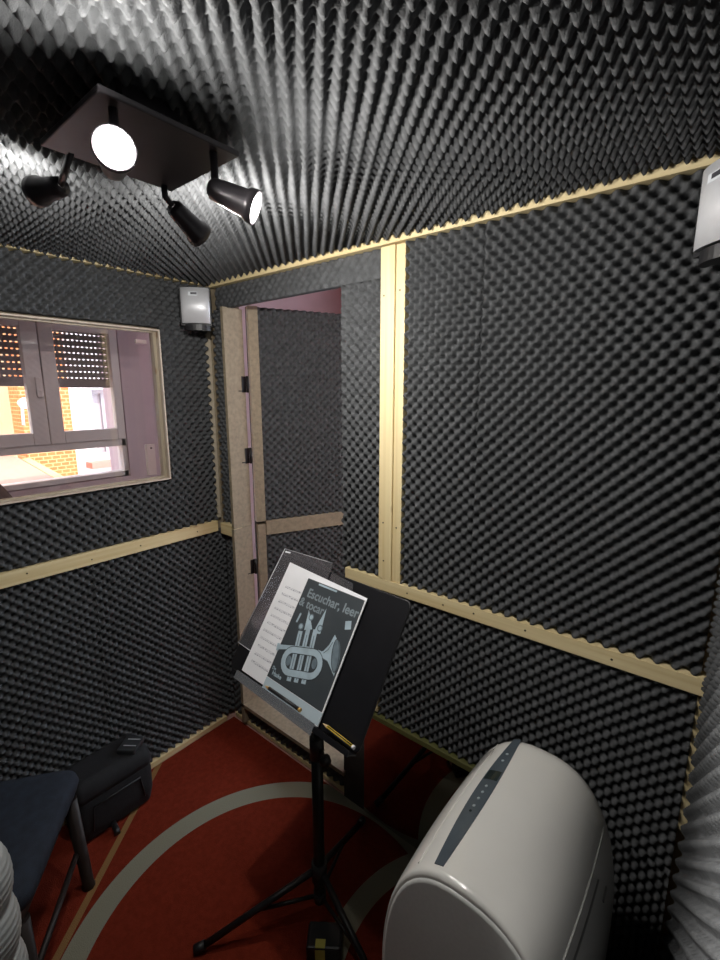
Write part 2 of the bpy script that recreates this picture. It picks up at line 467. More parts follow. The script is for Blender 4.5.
# timber battens -------------------------------------------------------------
RT0, RT1 = 0.975, 1.024
def screws(mb, pts, n, r=0.0028):
    for p in pts: mb.lathe(V(p) - V(n) * 0.001, n, [(0, r), (0.0018, r), (0.0018, 0)], 8, 1)
mb = MB(); mb.box((BX, YB + 0.01, RT0), (WX, 1.155, RT1), 0, 0.0015)
screws(mb, [(WX, 0.42, 1.005), (WX, 0.62, 0.995), (WX, 0.80, 1.0), (WX, 1.05, 0.997)], (1, 0, 0))
struct(mb.build('trim_1', [M['pine_y'], M['screw']]), 'pine batten running along the window wall below the window', 'batten')
mb = MB(); mb.box((WX + 0.004, WY - 0.002, 0.962), (DX0 - 0.001, BY, 1.012), 0, 0.0015)
struct(mb.build('trim_2', [M['pine_x'], M['screw']]), 'short pine batten between the room corner and the door jamb', 'batten')
mb = MB(); mb.box((-1.014, WY, 0.943), (0.055, BY, 0.984), 0, 0.0015)
screws(mb, [(-0.62, WY, 0.962), (-0.52, WY, 0.966), (-0.16, WY, 0.962), (-0.75, WY, 0.962), (-0.37, WY, 0.965)], (0, -1, 0))
struct(mb.build('trim_3', [M['pine_x'], M['screw']]), 'long pine batten along the door wall right of the door', 'batten')
mb = MB(); mb.box((-0.866, WY, 0.985), (-0.815, BY, 2.016), 0, 0.0015)
screws(mb, [(-0.853, WY, 1.88), (-0.848, WY, 1.18), (-0.845, WY, 1.05)], (0, -1, 0))
struct(mb.build('trim_4', [M['pine_z'], M['screw']]), 'upright pine batten right of the door, its wider lath', 'batten')
mb = MB(); mb.box((-0.8145, WY + 0.006, 0.985), (-0.782, BY, 2.016), 0, 0.0015)
screws(mb, [(-0.80, WY + 0.006, 1.89), (-0.80, WY + 0.006, 1.17)], (0, -1, 0))
struct(mb.build('trim_5', [M['pine_z'], M['screw']]), 'upright pine batten right of the door, its narrow lath beside the large foam', 'batten')
mb = MB(); mb.box((WX + 0.02, WY - 0.002, 2.021), (0.055, BY, CZ), 0, 0.001)
struct(mb.build('trim_6', M['pine_x']), 'pine batten at the top of the door wall under the ceiling foam', 'batten')
mb = MB(); mb.box((BX, YB + 0.01, 2.030), (WX - 0.003, WY - 0.03, CZ), 0, 0.001)
struct(mb.build('trim_7', M['pine_y']), 'pine batten at the top of the window wall under the ceiling foam', 'batten')
mb = MB(); mb.box((-0.93, WY + 0.004, 0.47), (-0.868, BY, 0.94), 0, 0.001)
struct(mb.build('trim_8', M['pine_z']), 'dim upright pine batten left of the lower foam, behind the music stand', 'batten')
struct(MB().box((BX, YB + 0.01, 0.008), (WX + 0.004, WY - 0.03, 0.032), 0, 0.001).build('baseboard_left', M['pine_y']), 'thin pine strip at the foot of the window wall', 'baseboard')
struct(MB().box((WX + 0.006, WY + 0.018, 0.008), (DX1, BY, 0.026), 0, 0.001).build('baseboard_back', M['pine_x']), 'thin pine strip at the foot of the door wall under the threshold', 'baseboard')
struct(MB().box((0.012, WY + 0.016, 0.58), (0.030, WY + 0.030, 0.93), 0, 0.001).build('trim_9', M['pine_z']), 'thin pine lath in the corner beside the pale foam', 'batten')
# plain strips so that the wall between the door and the mirror is closed
struct(MB().box((DX1 + 0.002, WY + 0.008, 0.0), (-0.93, BY, 0.94)).build('trim_10', M['board']), 'dark board behind the music stand, right of the door', 'board')
struct(MB().box((BX, WY - 0.003, 1.03), (WX - 0.022, WY + 0.02, 2.012)).build('trim_11', simple('pale_lath', (0.52, 0.45, 0.34), 0.7)), 'thin pale lath in the corner between the window wall and the door wall', 'batten')

# foam sheets ---------------------------------------------------------------
BK = 0.004
def fsheet(label, *a, **k):
    o = foam('acoustic_foam_sheet', *a, **k); return tag(o, label, 'foam sheet', 'egg-crate foam sheets lining the booth')
X, Y, Zv = (1, 0, 0), (0, 1, 0), (0, 0, 1)
# window wall
xb = BX + 0.002
fsheet('charcoal egg-crate foam sheet around the window', (xb, YB + .02, RT1 + .001), Y, Zv, X, WY - .004 - YB - .02, 2.026 - RT1,
       skip=[(WIN_Y0 - .014 - YB - .02, WIN_Y1 + .014 - YB - .02, WIN_Z0 - .014 - RT1, WIN_Z1 + .014 - RT1)])
SEAM = 0.62
fsheet('charcoal egg-crate foam sheet low on the window wall, left of the seam behind the bag', (xb, YB + .02, .034), Y, Zv, X, SEAM - YB - .02, RT0 - .035, phase=(0, 0), warp=.06)
fsheet('charcoal foam sheet low on the window wall, from the seam to the room corner', (xb, SEAM, .034), Y, Zv, X, BY - .004 - SEAM, RT0 - .035, phase=(SEAM - YB - .02, 0), warp=.06)
# door wall
yb = BY - 0.002
ny = (0, -1, 0)
fsheet('narrow foam strip between the room corner and door jamb, above the batten', (WX - .001, yb, 1.013), X, Zv, ny, DX0 - .010 - WX + .001, 1.935 - 1.013, amp=.02)
fsheet('narrow foam strip between the room corner and door jamb, below the batten', (WX + .002, yb, .031), X, Zv, ny, DX0 - .010 - WX - .002, .961 - .031, amp=.02)
fsheet('worn flat foam strip over the door opening', (WX + .03, yb, 1.936), X, Zv, ny, -0.867 - WX - .03, 2.020 - 1.936, amp=.03, soft=0.72)
fsheet('low foam strip under the door threshold along the red rug', (DX0 - .008, yb, .031), X, Zv, ny, DX1 - DX0, .118 - .031, amp=.02)
fsheet('upright foam strip between the door and the pine post', (DX1, yb, .985), X, Zv, ny, -0.867 - DX1, 1.935 - .985)
S2 = -0.545
fsheet('foam sheet right of the pine post, above the long batten', (-0.781, yb, .985), X, Zv, ny, S2 + .781, 2.020 - .985, phase=(0, 0), warp=.06)
fsheet('large foam sheet under the speaker at the right end of the door wall', (S2, yb, .985), X, Zv, ny, 0.012 - S2, 2.020 - .985, phase=(S2 + .781, 0), warp=.06)
S3 = -0.56
fsheet('foam sheet under the long batten beside the music stand', (-0.866, yb, .462), X, Zv, ny, S3 + .866, .942 - .462, phase=(0, 0), warp=.06)
fsheet('foam sheet under the long batten behind the air conditioner', (S3, yb, .462), X, Zv, ny, 0.012 - S3, .942 - .462, phase=(S3 + .866, 0), warp=.06)
fsheet('low foam sheet between the mirror and the right corner, behind the air conditioner', (-0.158, yb, .012), X, Zv, ny, 0.012 + .158, .448)
# near right wall
fsheet('brightly lit foam sheet on the wall at the right edge of the photo', RO + V((0, 0, .02)), RU, Zv, RN, 1.75, 2.0, amp=.031, expo=.9, per=.046)
# ceiling
fsheet('foam sheet covering the ceiling above the spotlights', (WX + .004, YB + .02, CZ - .002), X, Y, (0, 0, -1), 0.20 - WX - .004, WY - .004 - YB - .02, amp=.031, base=.010, expo=1.0)
fsheet('foam sheet on the wall behind the camera', (WX + .02, YB + .002, .02), X, Zv, Y, 0.03 - WX - .02, 2.0, res=4)

# rug
o = MB().prism([(WX + .006, YB + .02, 0), (0.20, YB + .02, 0), (0.012, WY + .008, 0), (WX + .006, WY + .008, 0)], (0, 0, .008)).build('rug', M['rug'], loc=(0, 0, 0))
tag(o, 'red rug with a beige ring covering the booth floor', 'rug')

# mirror low on the door wall
root = empty('wall_mirror', (-0.45, WY + .02, 0.01), 'low dark mirror behind the air conditioner reflecting the red rug', 'mirror')
MB().box((-0.928, WY + .004, 0.010), (-0.160, WY + .012, 0.448)).build('mirror_glass', M['mirror'], root)
o = MB().box((-0.928, WY - .004, 0.440), (-0.160, WY + .016, 0.460), 0, .002).build('edge_strip', M['mirror_edge'], root)
o['label'] = 'greenish top edge strip'

# ------------------------------------------------------------------ door
door = empty('door_1', (-1.640, 1.275, DZ0), 'foam-lined booth door standing open behind the wall', 'door', kind='structure')
# jamb, head and threshold (chipboard lining of the opening)
mb = MB()
mb.box((DX0 - .016, WY - .002, 1.0), (DX0, BY + .052, 1.938))
jf = mb.build('upper_jamb', M['chip'], door)
MB().box((DX0 - .016, WY - .004, 0.03), (DX0 + .002, BY + .050, 0.998)).build('lower_jamb', M['chip'], door)
MB().box((DX1 + .006, BY - .001, 0.13), (DX1 + .020, BY + .052, 1.97)).build('right_jamb', M['chip'], door)
MB().box((DX0, BY - .004, 1.974), (DX1, BY + .052, 1.99)).build('head', M['board'], door)
MB().box((DX0 - .016, WY - .004, 0.112), (DX1 + .01, BY + .062, 0.130)).build('threshold', M['chip'], door)
ang = R(65)
dd = V((math.cos(ang), math.sin(ang), 0)); dn = V((math.sin(ang), -math.cos(ang), 0))   # along the leaf / towards the room
D0 = V((-1.640, 1.275, 0))
LW = 0.60
zt, zb_ = 1.955, 0.16
RZ0, RZ1 = 0.945, 1.012
def dbox(mb, s0, s1, t0, t1, z0, z1, bev=.0015):
    return mb.obox(D0, dd, dn, V((0, 0, 1)), (s0, t0, z0), (s1, t1, z1), 0, bev)
dbox(MB(), 0, LW, -.05, -.034, zb_, zt).build('leaf_board', M['board'], door)
dbox(MB(), 0, .042, -.034, 0, 1.012, zt).build('upper_stile', M['chip'], door)
dbox(MB(), .004, .040, -.034, 0, zb_, .998).build('lower_stile', M['chip'], door)
dbox(MB(), .042, LW, -.034, 0.001, RZ0, RZ1).build('rail', M['chip'], door)
def dpt(s, t, z): return D0 + dd * s + dn * t + V((0, 0, z))
foam('upper_foam', dpt(.043, -.033, RZ1 + .001), dd, Zv, dn, LW - .043, zt - RZ1 - .004, parent=door, amp=.026, base=.007)
foam('lower_foam', dpt(.043, -.033, zb_ + .002), dd, Zv, dn, LW - .043, RZ0 - zb_ - .003, parent=door, amp=.026, base=.007)
for hz in (1.63, 1.32, 0.80, 0.32):
    mb = MB(); mb.tube([(-1.648, 1.264, hz - .035), (-1.648, 1.264, hz + .035)], .006, 10)
    mb.box((DX0, 1.225, hz - .03), (DX0 + .003, 1.262, hz - .026)); mb.box((DX0 + .0005, 1.242, hz - .034), (DX0 + .003, 1.263, hz + .034))
    mb.build('hinge', M['hinge'], door)

# ------------------------------------------------------------------ booth window
w1 = empty('window_1', (BX, 0.41, WIN_Z0), 'booth window with a thin pine surround in the foam', 'window', kind='structure')
t = 0.006
mb = MB()
mb.box((BX - .03, WIN_Y1, WIN_Z0 - t), (WX + .002, WIN_Y1 + t, WIN_Z1 + t), 0, .001)
mb.box((BX - .03, WIN_Y0 - t, WIN_Z0 - t), (WX + .002, WIN_Y0, WIN_Z1 + t), 0, .001)
mb.box((BX - .03, WIN_Y0, WIN_Z0 - t), (WX + .002, WIN_Y1, WIN_Z0), 0, .001)
mb.box((BX - .03, WIN_Y0, WIN_Z1), (WX + .002, WIN_Y1, WIN_Z1 + t), 0, .001)
mb.build('window_frame', wood_mat('window_pine', (0.50, 0.41, 0.33), (0.62, 0.53, 0.43), 2), w1)
mb = MB(); g = .012
mb.box((BX + .006, WIN_Y1 - g, WIN_Z0), (BX + .022, WIN_Y1, WIN_Z1)); mb.box((BX + .006, WIN_Y0, WIN_Z0), (BX + .022, WIN_Y0 + g, WIN_Z1))
mb.box((BX + .006, WIN_Y0 + g, WIN_Z0), (BX + .022, WIN_Y1 - g, WIN_Z0 + .006)); mb.box((BX + .006, WIN_Y0 + g, WIN_Z1 - .006), (BX + .022, WIN_Y1 - g, WIN_Z1))
mb.build('glazing_bead', wood_mat('bead_wood', (0.40, 0.34, 0.25), (0.52, 0.45, 0.34), 2), w1)
MB().box((BX - .002, WIN_Y0 + .001, WIN_Z0 + .001), (BX + .002, WIN_Y1 - .001, WIN_Z1 - .001)).build('pane', M['glass'], w1)
# pale strip leaning in the gap right of the frame, and a little clip above it
mb = MB(); mb.box((BX - .028, 0.884, WIN_Z0 + .012), (BX - .010, 0.918, 1.39), 0, .002)
mb.lathe((BX - .010, 0.902, 1.375), (1, 0, 0), [(0, .004), (.001, .004), (.001, 0)], 8, 1)
mb.build('white_strip', [M['white_strip'], M['screw']], w1)
MB().box((BX - .02, 0.878, 1.782), (BX - .008, 0.920, 1.797), 0, .002).build('clip', M['white_strip'], w1)

# ------------------------------------------------------------------ outer room and its window
OX = -2.32
oh = [(-0.35, 1.035, 1.185, 1.93), (1.30, 1.66, 0.3, 2.3)]  # second hole is an unseen opening added to let daylight in
struct(wall_with_holes_x('wall_outer', OX - .22, OX, -1.6, 2.75, 0.0, 2.45, oh, M['mauve']), 'mauve plaster wall outside the booth around the house window', 'wall')
struct(MB().box((-2.6, 2.75, 0), (-1.2, 2.9, 2.45)).box((.6, 2.75, 0), (1.0, 2.9, 2.45)).box((-1.2, 2.75, 0), (.6, 2.9, .8)).box((-1.2, 2.75, 2.25), (.6, 2.9, 2.45)).build('wall_pink', M['pinkwall']), 'pink plaster wall seen over the open door', 'wall')  # gap between the pieces is an unseen opening, added to brighten the outer room
struct(MB().box((-2.6, -1.6, 0), (1.0, -1.45, 2.45)).build('wall_outer_front', M['pinkwall']), 'pink plaster wall of the room around the booth', 'wall')
struct(MB().box((0.85, -1.6, 0), (1.0, 2.9, 2.45)).build('wall_outer_right', M['pinkwall']), 'pink plaster wall of the room around the booth, far side', 'wall')
struct(MB().box((-2.6, -1.6, 2.45), (1.0, 2.9, 2.55)).build('ceiling_outer', M['pinkwall']), 'pink ceiling of the room around the booth', 'ceiling')

w2 = empty('window_2', (OX, 0.4, 1.185), 'house window with two sashes and half-lowered roller shutters', 'window', kind='structure')
fx0, fx1 = OX - .07, OX - .01
YL, YR = -0.34, 1.03
def frame_rect(mb, y0, y1, z0, z1, w, x0, x1):
    mb.box((x0, y0, z0), (x1, y0 + w, z1), 0, .002); mb.box((x0, y1 - w, z0), (x1, y1, z1), 0, .002)
    mb.box((x0, y0 + w, z0), (x1, y1 - w, z0 + w), 0, .002); mb.box((x0, y0 + w, z1 - w), (x1, y1 - w, z1), 0, .002)
mb = MB()
mb.box((fx0, YL, 1.19), (fx1, YL + .03, 1.925)); mb.box((fx0, YR - .018, 1.19), (fx1, YR + .004, 1.925))
mb.box((fx0, YL, 1.19), (fx1, YR, 1.212)); mb.box((fx0, YL, 1.90), (fx1, YR, 1.928))
mb.box((fx0, YL, 1.338), (fx1, YR, 1.372))
mb.build('frame', M['pvc'], w2)
def sash(y0, y1, gl, gr):
    mb = MB(); x0, x1 = fx1 - .02, fx1 + .018
    zb0, zt0 = 1.372, 1.905
    mb.box((x0, y0, zb0), (x1, gl, zt0), 0, .003); mb.box((x0, gr, zb0), (x1, y1, zt0), 0, .003)
    mb.box((x0, gl, zb0), (x1, gr, 1.425), 0, .003); mb.box((x0, gl, 1.862), (x1, gr, zt0), 0, .003)
    s_ = mb.build('sash', M['pvc'], w2)
    MB().box((fx1 - .006, gl - .004, 1.42), (fx1 - .002, gr + .004, 1.868)).build('pane', M['glass_out'], s_)
    return s_
sash(0.706, YR - .006, 0.762, 0.990)
s_ = sash(0.03, 0.702, 0.09, 0.642)
mb = MB(); mb.box((fx1 + .018, 0.672, 1.58), (fx1 + .03, 0.690, 1.66), 0, .003); mb.box((fx1 + .03, 0.670, 1.575), (fx1 + .042, 0.69, 1.60), 0, .003)
mb.build('handle', M['pvc'], s_)
MB().box((fx1 - .03, YL + .03, 1.21), (fx1 - .026, YR - .018, 1.34)).build('lower_pane', M['glass_out'], w2)
# roller shutter with light slots: slats are real bars with webs between the slots
def shutter(y0, y1, zbot):
    mb = MB(); x0, x1 = fx0 - .05, fx0 - .042
    pitch, slot = .0285, .0062
    mb.box((x0, y0, zbot), (x1, y1, zbot + .042))
    z = zbot + .042
    sp = .0195
    while z < 1.94:
        ny_ = int((y1 - y0) / sp)
        for k in range(ny_ + 1):
            yk = y0 + k * sp
            mb.box((x0, yk, z), (x1, min(yk + sp * .45, y1), z + slot))
        mb.box((x0, y0, z + slot), (x1, y1, z + pitch)); z += pitch
    return mb.build('roller_shutter', M['shutter'], w2)
shutter(0.69, 1.04, 1.618)
shutter(-0.33, 0.69, 1.622)

# brown rounded back of something standing between the booth and the house window
prof = []
for k in range(13):
    a = k / 12 * math.pi / 2
    prof.append((0.47 - 0.27 + 0.27 * math.cos(a) ** 0.9 + 0.03 * (1 - math.sin(a)), 1.06 + 0.355 * math.sin(a)))
mb = MB(); pl_ = [(-2.05, y, z) for (y, z) in prof] + [(-2.05, 0.02, 1.415), (-2.05, 0.02, 0.0), (-2.05, 0.50, 0.0)]
mb.prism(pl_, (0.10, 0, 0))
o = mb.build('armchair_back', M['brown']); tag(o, 'brown rounded chair back standing outside the booth window, lower left', 'chair')

# ------------------------------------------------------------------ outdoors
o = MB().box((-5.3, 1.32, -1.0), (-5.0, 1.722, 3.5)).build('brick_wall', M['brick']); tag(o, 'sunlit orange brick pier outside the house window', 'brick wall')
root = empty('white_house', (-5.2, 2.6, -1.0), 'white house front with a tall window beyond the brick pier', 'house')
mb = MB(); mb.box((-5.3, 1.725, -1), (-5.05, 1.94, 3.5)); mb.box((-5.3, 1.94, 1.62), (-5.05, 4.2, 3.5)); mb.box((-5.3, 1.94, -1), (-5.05, 4.2, 0.93)); mb.box((-5.3, 2.55, .93), (-5.05, 4.2, 1.62))
mb.build('facade', M['whitewall'], root)
mb = MB(); frame_rect(mb, 1.94, 2.55, .93, 1.62, .04, -5.2, -5.12); mb.box((-5.19, 2.06, .95), (-5.13, 2.10, 1.6))
mb.build('window_frame', M['greyframe'], root)
MB().box((-5.18, 1.95, .94), (-5.16, 2.54, 1.61)).build('window_pane', simple('curtained_pane', (0.50, 0.46, 0.48), 0.4), root)
MB().box((-5.1, 1.82, .84), (-4.9, 2.6, .90)).build('window_sill', M['tile'], root)
o = MB().box((-6.0, -1.5, -1.0), (-5.7, 1.5, 3.6)).build('cream_wall', M['creamwall']); tag(o, 'cream wall left of the brick pier, outside', 'wall')
mb = MB()
mb.prism([(-2.56, -1.0, .98), (-2.56, 0.98, .98), (-3.54, 1.083, .98), (-5.0, 1.25, .98), (-5.7, 1.25, .98), (-5.7, -1.0, .98)], (0, 0, .03))
o = mb.build('terrace', M['tile']); struct(o, 'pink tiled terrace outside the house window', 'terrace')
mb = MB(); mb.prism([(-2.56, 1.0, -1), (-3.54, 1.10, -1), (-4.98, 1.27, -1), (-4.98, 1.33, -1), (-3.54, 1.16, -1), (-2.56, 1.06, -1)], (0, 0, 2.0))
o = mb.build('low_brick_wall', M['brick']); tag(o, 'low brick wall edging the pink terrace', 'low wall')
mb = MB(); mb.tube([(-4.97, 1.318, 1.50), (-4.86, 1.318, 1.50)], [.03, .05], 10); mb.tube([(-4.99, 1.32, 1.30), (-4.99, 1.33, 1.48)], .012, 8)
o = mb.build('outdoor_lamp', M['whitewall']); tag(o, 'small white lamp fixed to the brick pier outside', 'lamp')

# ------------------------------------------------------------------ ceiling spotlight
sp = empty('ceiling_spotlight', (-0.78, 0.415, 1.972), 'dark square ceiling spotlight with four swivel heads', 'spotlight')
MB().box((-0.886, 0.306, 1.974), (-0.674, 0.522, 1.983), 0, .002).box((-0.82, 0.37, 1.983), (-0.74, 0.46, 2.06)).build('base_plate', M['fixture'], sp)
def head(stem_xy, base, lens, power=1.0, added_beam=None):
    base, lens = V(base), V(lens); d = (lens - base).normalized()
    L = (lens - base).length
    mb = MB()
    mb.lathe(lens - d * .078, d, [(0, 0), (0, .011), (.006, .016), (.022, .018), (.060, .0215), (.066, .0255), (.078, .0265), (.0785, .0228), (.071, .022)], 28)
    hd = mb.build('lamp_head', M['fixture'], sp)
    MB().tube([(stem_xy[0], stem_xy[1], 1.976), (stem_xy[0], stem_xy[1], base.z + .01), lens - d * .068], .006, 10).build('stem', M['fixture'], hd)
    mb = MB(); mb.lathe(lens - d * .0069, d, [(0, 0.0), (0, .0216)], 28)
    bmesh.ops.reverse_faces(mb.bm, faces=mb.bm.faces)
    me_o = mb.build('lens', M['lens'], hd)
    q = (-d).to_track_quat('Z', 'Y')
    def add(kind, e, **kw):
        l = bpy.data.lights.new('lamp_light', kind); l.energy = e; l.color = (1.0, 0.965, 0.91)
        for k_, v_ in kw.items(): setattr(l, k_, v_)
        o = bpy.data.objects.new('lamp_light', l); COL.objects.link(o)
        o.location = lens - d * 0.001; o.rotation_mode = 'QUATERNION'; o.rotation_quaternion = (-d).to_track_quat('Z', 'Y')
        return o
    add('AREA', AREA_W * power, shape='DISK', size=.040)
    add('POINT', POINT_W * power, shadow_soft_size=.012).location = lens + d * .008
    add('SPOT', SPOT_W * power, spot_size=R(95), spot_blend=1.0, shadow_soft_size=.020)
    if added_beam:      # extra spot added off the lens axis to brighten the right wall foam
        o = add('SPOT', added_beam[1], spot_size=R(added_beam[2]), spot_blend=0.9, shadow_soft_size=.020)
        o.rotation_quaternion = (-V(added_beam[0])).to_track_quat('Z', 'Y')
AREA_W, SPOT_W, POINT_W = 1.5, 4.8, 6.0
l1 = V((-0.644, 0.306, 1.90)); d1 = V((.86, -.36, -.06)).normalized()
head((-.70, .335), l1 - d1 * .065, l1, power=1.1, added_beam=((.76, .14, -.64), 210, 60))
lr = V((-.636, .520, 1.889)); dr = V((.74, .64, -.40)).normalized()
head((-.695, .487), lr - dr * .075, lr, power=.62)
lb = V((-.895, .585, 1.914)); db = V((-.20, .85, -.42)).normalized()
head((-.872, .500), lb - db * .075, lb, power=1.75)
ll = V((-1.075, .355, 1.970)); dl = V((-.95, -.28, .02)).normalized()
head((-.872, .345), ll - dl * .075, ll, power=.32)

# ------------------------------------------------------------------ speakers
def speaker(c, ang_, label):
    """c: centre; ang_: direction the front faces (degrees in plan)"""
    c = V(c); fdir = V((math.cos(R(ang_)), math.sin(R(ang_)), 0)); sd = V((-fdir.y, fdir.x, 0)); zz = V((0, 0, 1))
    root = empty('wall_mounted_speaker', c - zz * .07, label, 'speaker', 'silver wall speakers')
    def P(a, b_, z): return c + sd * a + fdir * b_ + zz * z
    mb = MB()
    for (w, z0, z1) in ((.057, -.070, .072),):
        mb.prism([P(-w, .030, z0), P(w, .030, z0), P(w * .95, -.01, z0), P(w * .55, -.05, z0), P(-w * .55, -.05, z0), P(-w * .95, -.01, z0)], (0, 0, z1 - z0))
    # rounded dark foot under the front
    poly = [P(.05 * math.cos(a), .010 + .034 * math.sin(a), -.088) for a in [k / 14 * math.pi for k in range(15)]]
    mb.prism(poly, (0, 0, .022))
    mb.build('cabinet', M['blackp'], root)
    rows = []
    for z in (-.062, .068):
        rows.append([P(.053 * math.sin(a), .030 + .016 * math.cos(a), z) for a in [(-1 + 2 * k / 16) * math.pi / 2 for k in range(17)]])
    mb = MB(); vs = mb.grid(rows)
    mb.bm.faces.new(vs[0][::-1]); mb.bm.faces.new(vs[1])
    mb.build('front_grille', M['silver'], root)
    mb = MB(); mb.obox(P(-.002, .0455, .046), sd, zz, fdir, (-.019, -.008, -.001), (.014, .006, .001), 0)
    bd = mb.build('badge', M['badge_l'], root)
    MB().obox(P(-.001, .0458, .046), sd, zz, fdir, (-.0115, -.0038, 0), (.0115, .0042, .0012)).build('badge_mark', M['badge'], bd)
    MB().tube([P(0, -.045, 0), P(0, -.09, .0)], .012, 10).build('bracket', M['blackp'], root)
speaker((-1.692, 1.070, 1.922), -42, 'silver speaker in the corner above the window and door jamb')
speaker((-0.033, 1.050, 1.907), -140, 'silver speaker high on the door wall at the right edge')

# ------------------------------------------------------------------ music stand
P2 = V((-0.642, 0.643, 0.861)); xd = V((.9986, -.0523, 0)); upv = V((.029, .558, .829)).normalized()
nn = xd.cross(upv).normalized()
def S(a, b_, c=0.0): return P2 + xd * a + upv * b_ + nn * c
stand = empty('music_stand', (-.79, .78, 0.008), 'black music stand holding the songbook in the middle of the booth', 'music stand')
def rrect(a0, a1, b0, b1, r, n=6, tl=True):
    pts = []
    for (ca, cb, s0) in ((a1 - r, b1 - r, 0), (a0 + r, b1 - r, 90), (a0 + r, b0 + r, 180), (a1 - r, b0 + r, 270)):
        for k in range(n + 1):
            an = R(s0 + 90 * k / n); pts.append((ca + r * math.cos(an), cb + r * math.sin(an)))
    return pts
CD = -.006
mb = MB(); mb.prism([S(a, b_, CD) for a, b_ in rrect(-.362, .114, -.002, .328, .014)], nn * -.003)
mb.build('desk', M['desk'], stand)
mb = MB(); mb.tube([S(a, b_, CD - .0035) for a, b_ in rrect(-.362, .114, -.002, .328, .014) + [(.114, .314)]], .0028, 8, False)
mb.build('desk_rim', M['black'], stand)
mb = MB(); mb.obox(S(0, 0, 0), xd, upv, nn, (-.312, -.006, CD), (.114, -.003, .025)); mb.obox(S(0, 0, 0), xd, upv, nn, (-.312, -.008, .023), (.114, .0045, .025))
mb.build('lip', M['desk'], stand)
hub = V((-.79, .785, .215))
mb = MB(); mb.tube([hub + V((0, 0, -.10)), V((-.79, .785, .62))], .0165, 16); mb.build('lower_tube', M['black'], stand)
mb = MB(); mb.tube([(-.79, .785, .60), (-.79, .785, .93)], .0095, 14)
mb.build('upper_tube', M['black'], stand)
mb = MB(); mb.tube([(-.79, .785, .60), (-.79, .785, .665)], .020, 16); mb.build('collar', M['blackp'], stand)
mb = MB(); mb.tube([(-.775, .785, .63), (-.745, .768, .632)], .006, 10); mb.lathe((-.748, .770, .632), (.87, -.5, 0), [(0, 0), (0, .012), (.006, .016), (.018, .015), (.022, 0)], 12)
mb.build('knob', M['blackp'], stand)
mb = MB(); mb.tube([(-.79, .785, .92), S(-.13, .12, CD - .03), S(-.13, .12, CD - .004)], .016, 12)
mb.obox(S(-.13, .12, CD - .006), xd, upv, nn, (-.03, -.05, -.012), (.03, .05, .002), 0, .003); mb.build('tilt_bracket', M['blackp'], stand)
mb = MB(); mb.tube([hub + V((0, 0, -.03)), hub + V((0, 0, .03))], .023, 16); mb.build('hub', M['blackp'], stand)
for an in (230, 350, 108):
    u = V((math.cos(R(an)), math.sin(R(an)), 0))
    foot = V((-.79, .785, .026)) + u * .345
    mb = MB(); mb.tube([hub + u * .02, foot], .0095, 10)
    lg = mb.build('leg', M['black'], stand)
    MB().tube([foot - u * .012 + V((0, 0, .006)), foot + u * .018 - V((0, 0, .003))], .0125, 10).build('rubber_foot', M['blackp'], lg)
    mb = MB(); mb.tube([hub + V((0, 0, -.09)) + u * .012, hub.lerp(foot, .52)], .0055, 8); mb.build('strut', M['black'], stand)
mb = MB(); mb.tube([hub + V((0, 0, -.105)), hub + V((0, 0, -.075))], .019, 12); mb.build('lower_collar', M['blackp'], stand)

# clear plastic sleeve behind the pages
sl = empty('plastic_sleeve', S(-.24, .05, -.003), 'clear plastic sleeve sticking out behind the white sheet on the stand', 'plastic sleeve')
def quad_slab(c4, t_, name, mat, par):
    mb = MB(); mb.prism(c4, nn * t_); return mb.build(name, mat, par)
quad_slab([S(-.366, .060, -.0045), S(-.13, .060, -.0045), S(-.150, .353, -.0045), S(-.347, .347, -.0045)], .0004, 'film', M['sleeve'], sl)
mb = MB(); mb.tube([S(-.366, .060, -.0038), S(-.347, .347, -.0038)], .0011, 6); mb.tube([S(-.347, .347, -.0038), S(-.150, .353, -.0038)], .0008, 6); mb.tube([S(-.366, .060, -.0038), S(-.30, .058, -.0038)], .0010, 6)
mb.build('welded_edge', M['sleeve_edge'], sl)
quad_slab([S(-.340, .337, -.0036), S(-.318, .339, -.0036), S(-.318, .343, -.0036), S(-.340, .342, -.0036)], .0006, 'tab', M['paper'], sl)

# white music sheet
sh = empty('music_sheet', S(-.20, 0, -.002), 'white music sheet peeking out left of the songbook', 'sheet music')
quad_slab([S(-.306, .006, -.0028), S(-.006, .006, -.0028), S(-.002, .301, -.0028), S(-.302, .316, -.0028)], .0008, 'page', M['paper'], sh)
mb = MB(); rr = random.Random(3)
for k in range(11):
    b0 = .252 - k * .021
    a0 = -.292 + rr.uniform(0, .012) + (.01 if k == 0 else 0)
    for j in range(3):
        mb.obox(S(0, b0 - j * .0024, -.0020), xd, upv, nn, (a0, 0, 0), (-.212, .0006, .0001))
    a = a0
    while a < -.214:
        w = rr.uniform(.002, .007)
        mb.obox(S(a, b0 - .006 + rr.uniform(0, .004), -.0020), xd, upv, nn, (0, 0, 0), (w, rr.uniform(.001, .0032), .0002))
        a += w + rr.uniform(.002, .006)
mb.build('notation', M['ink_soft'], sh)

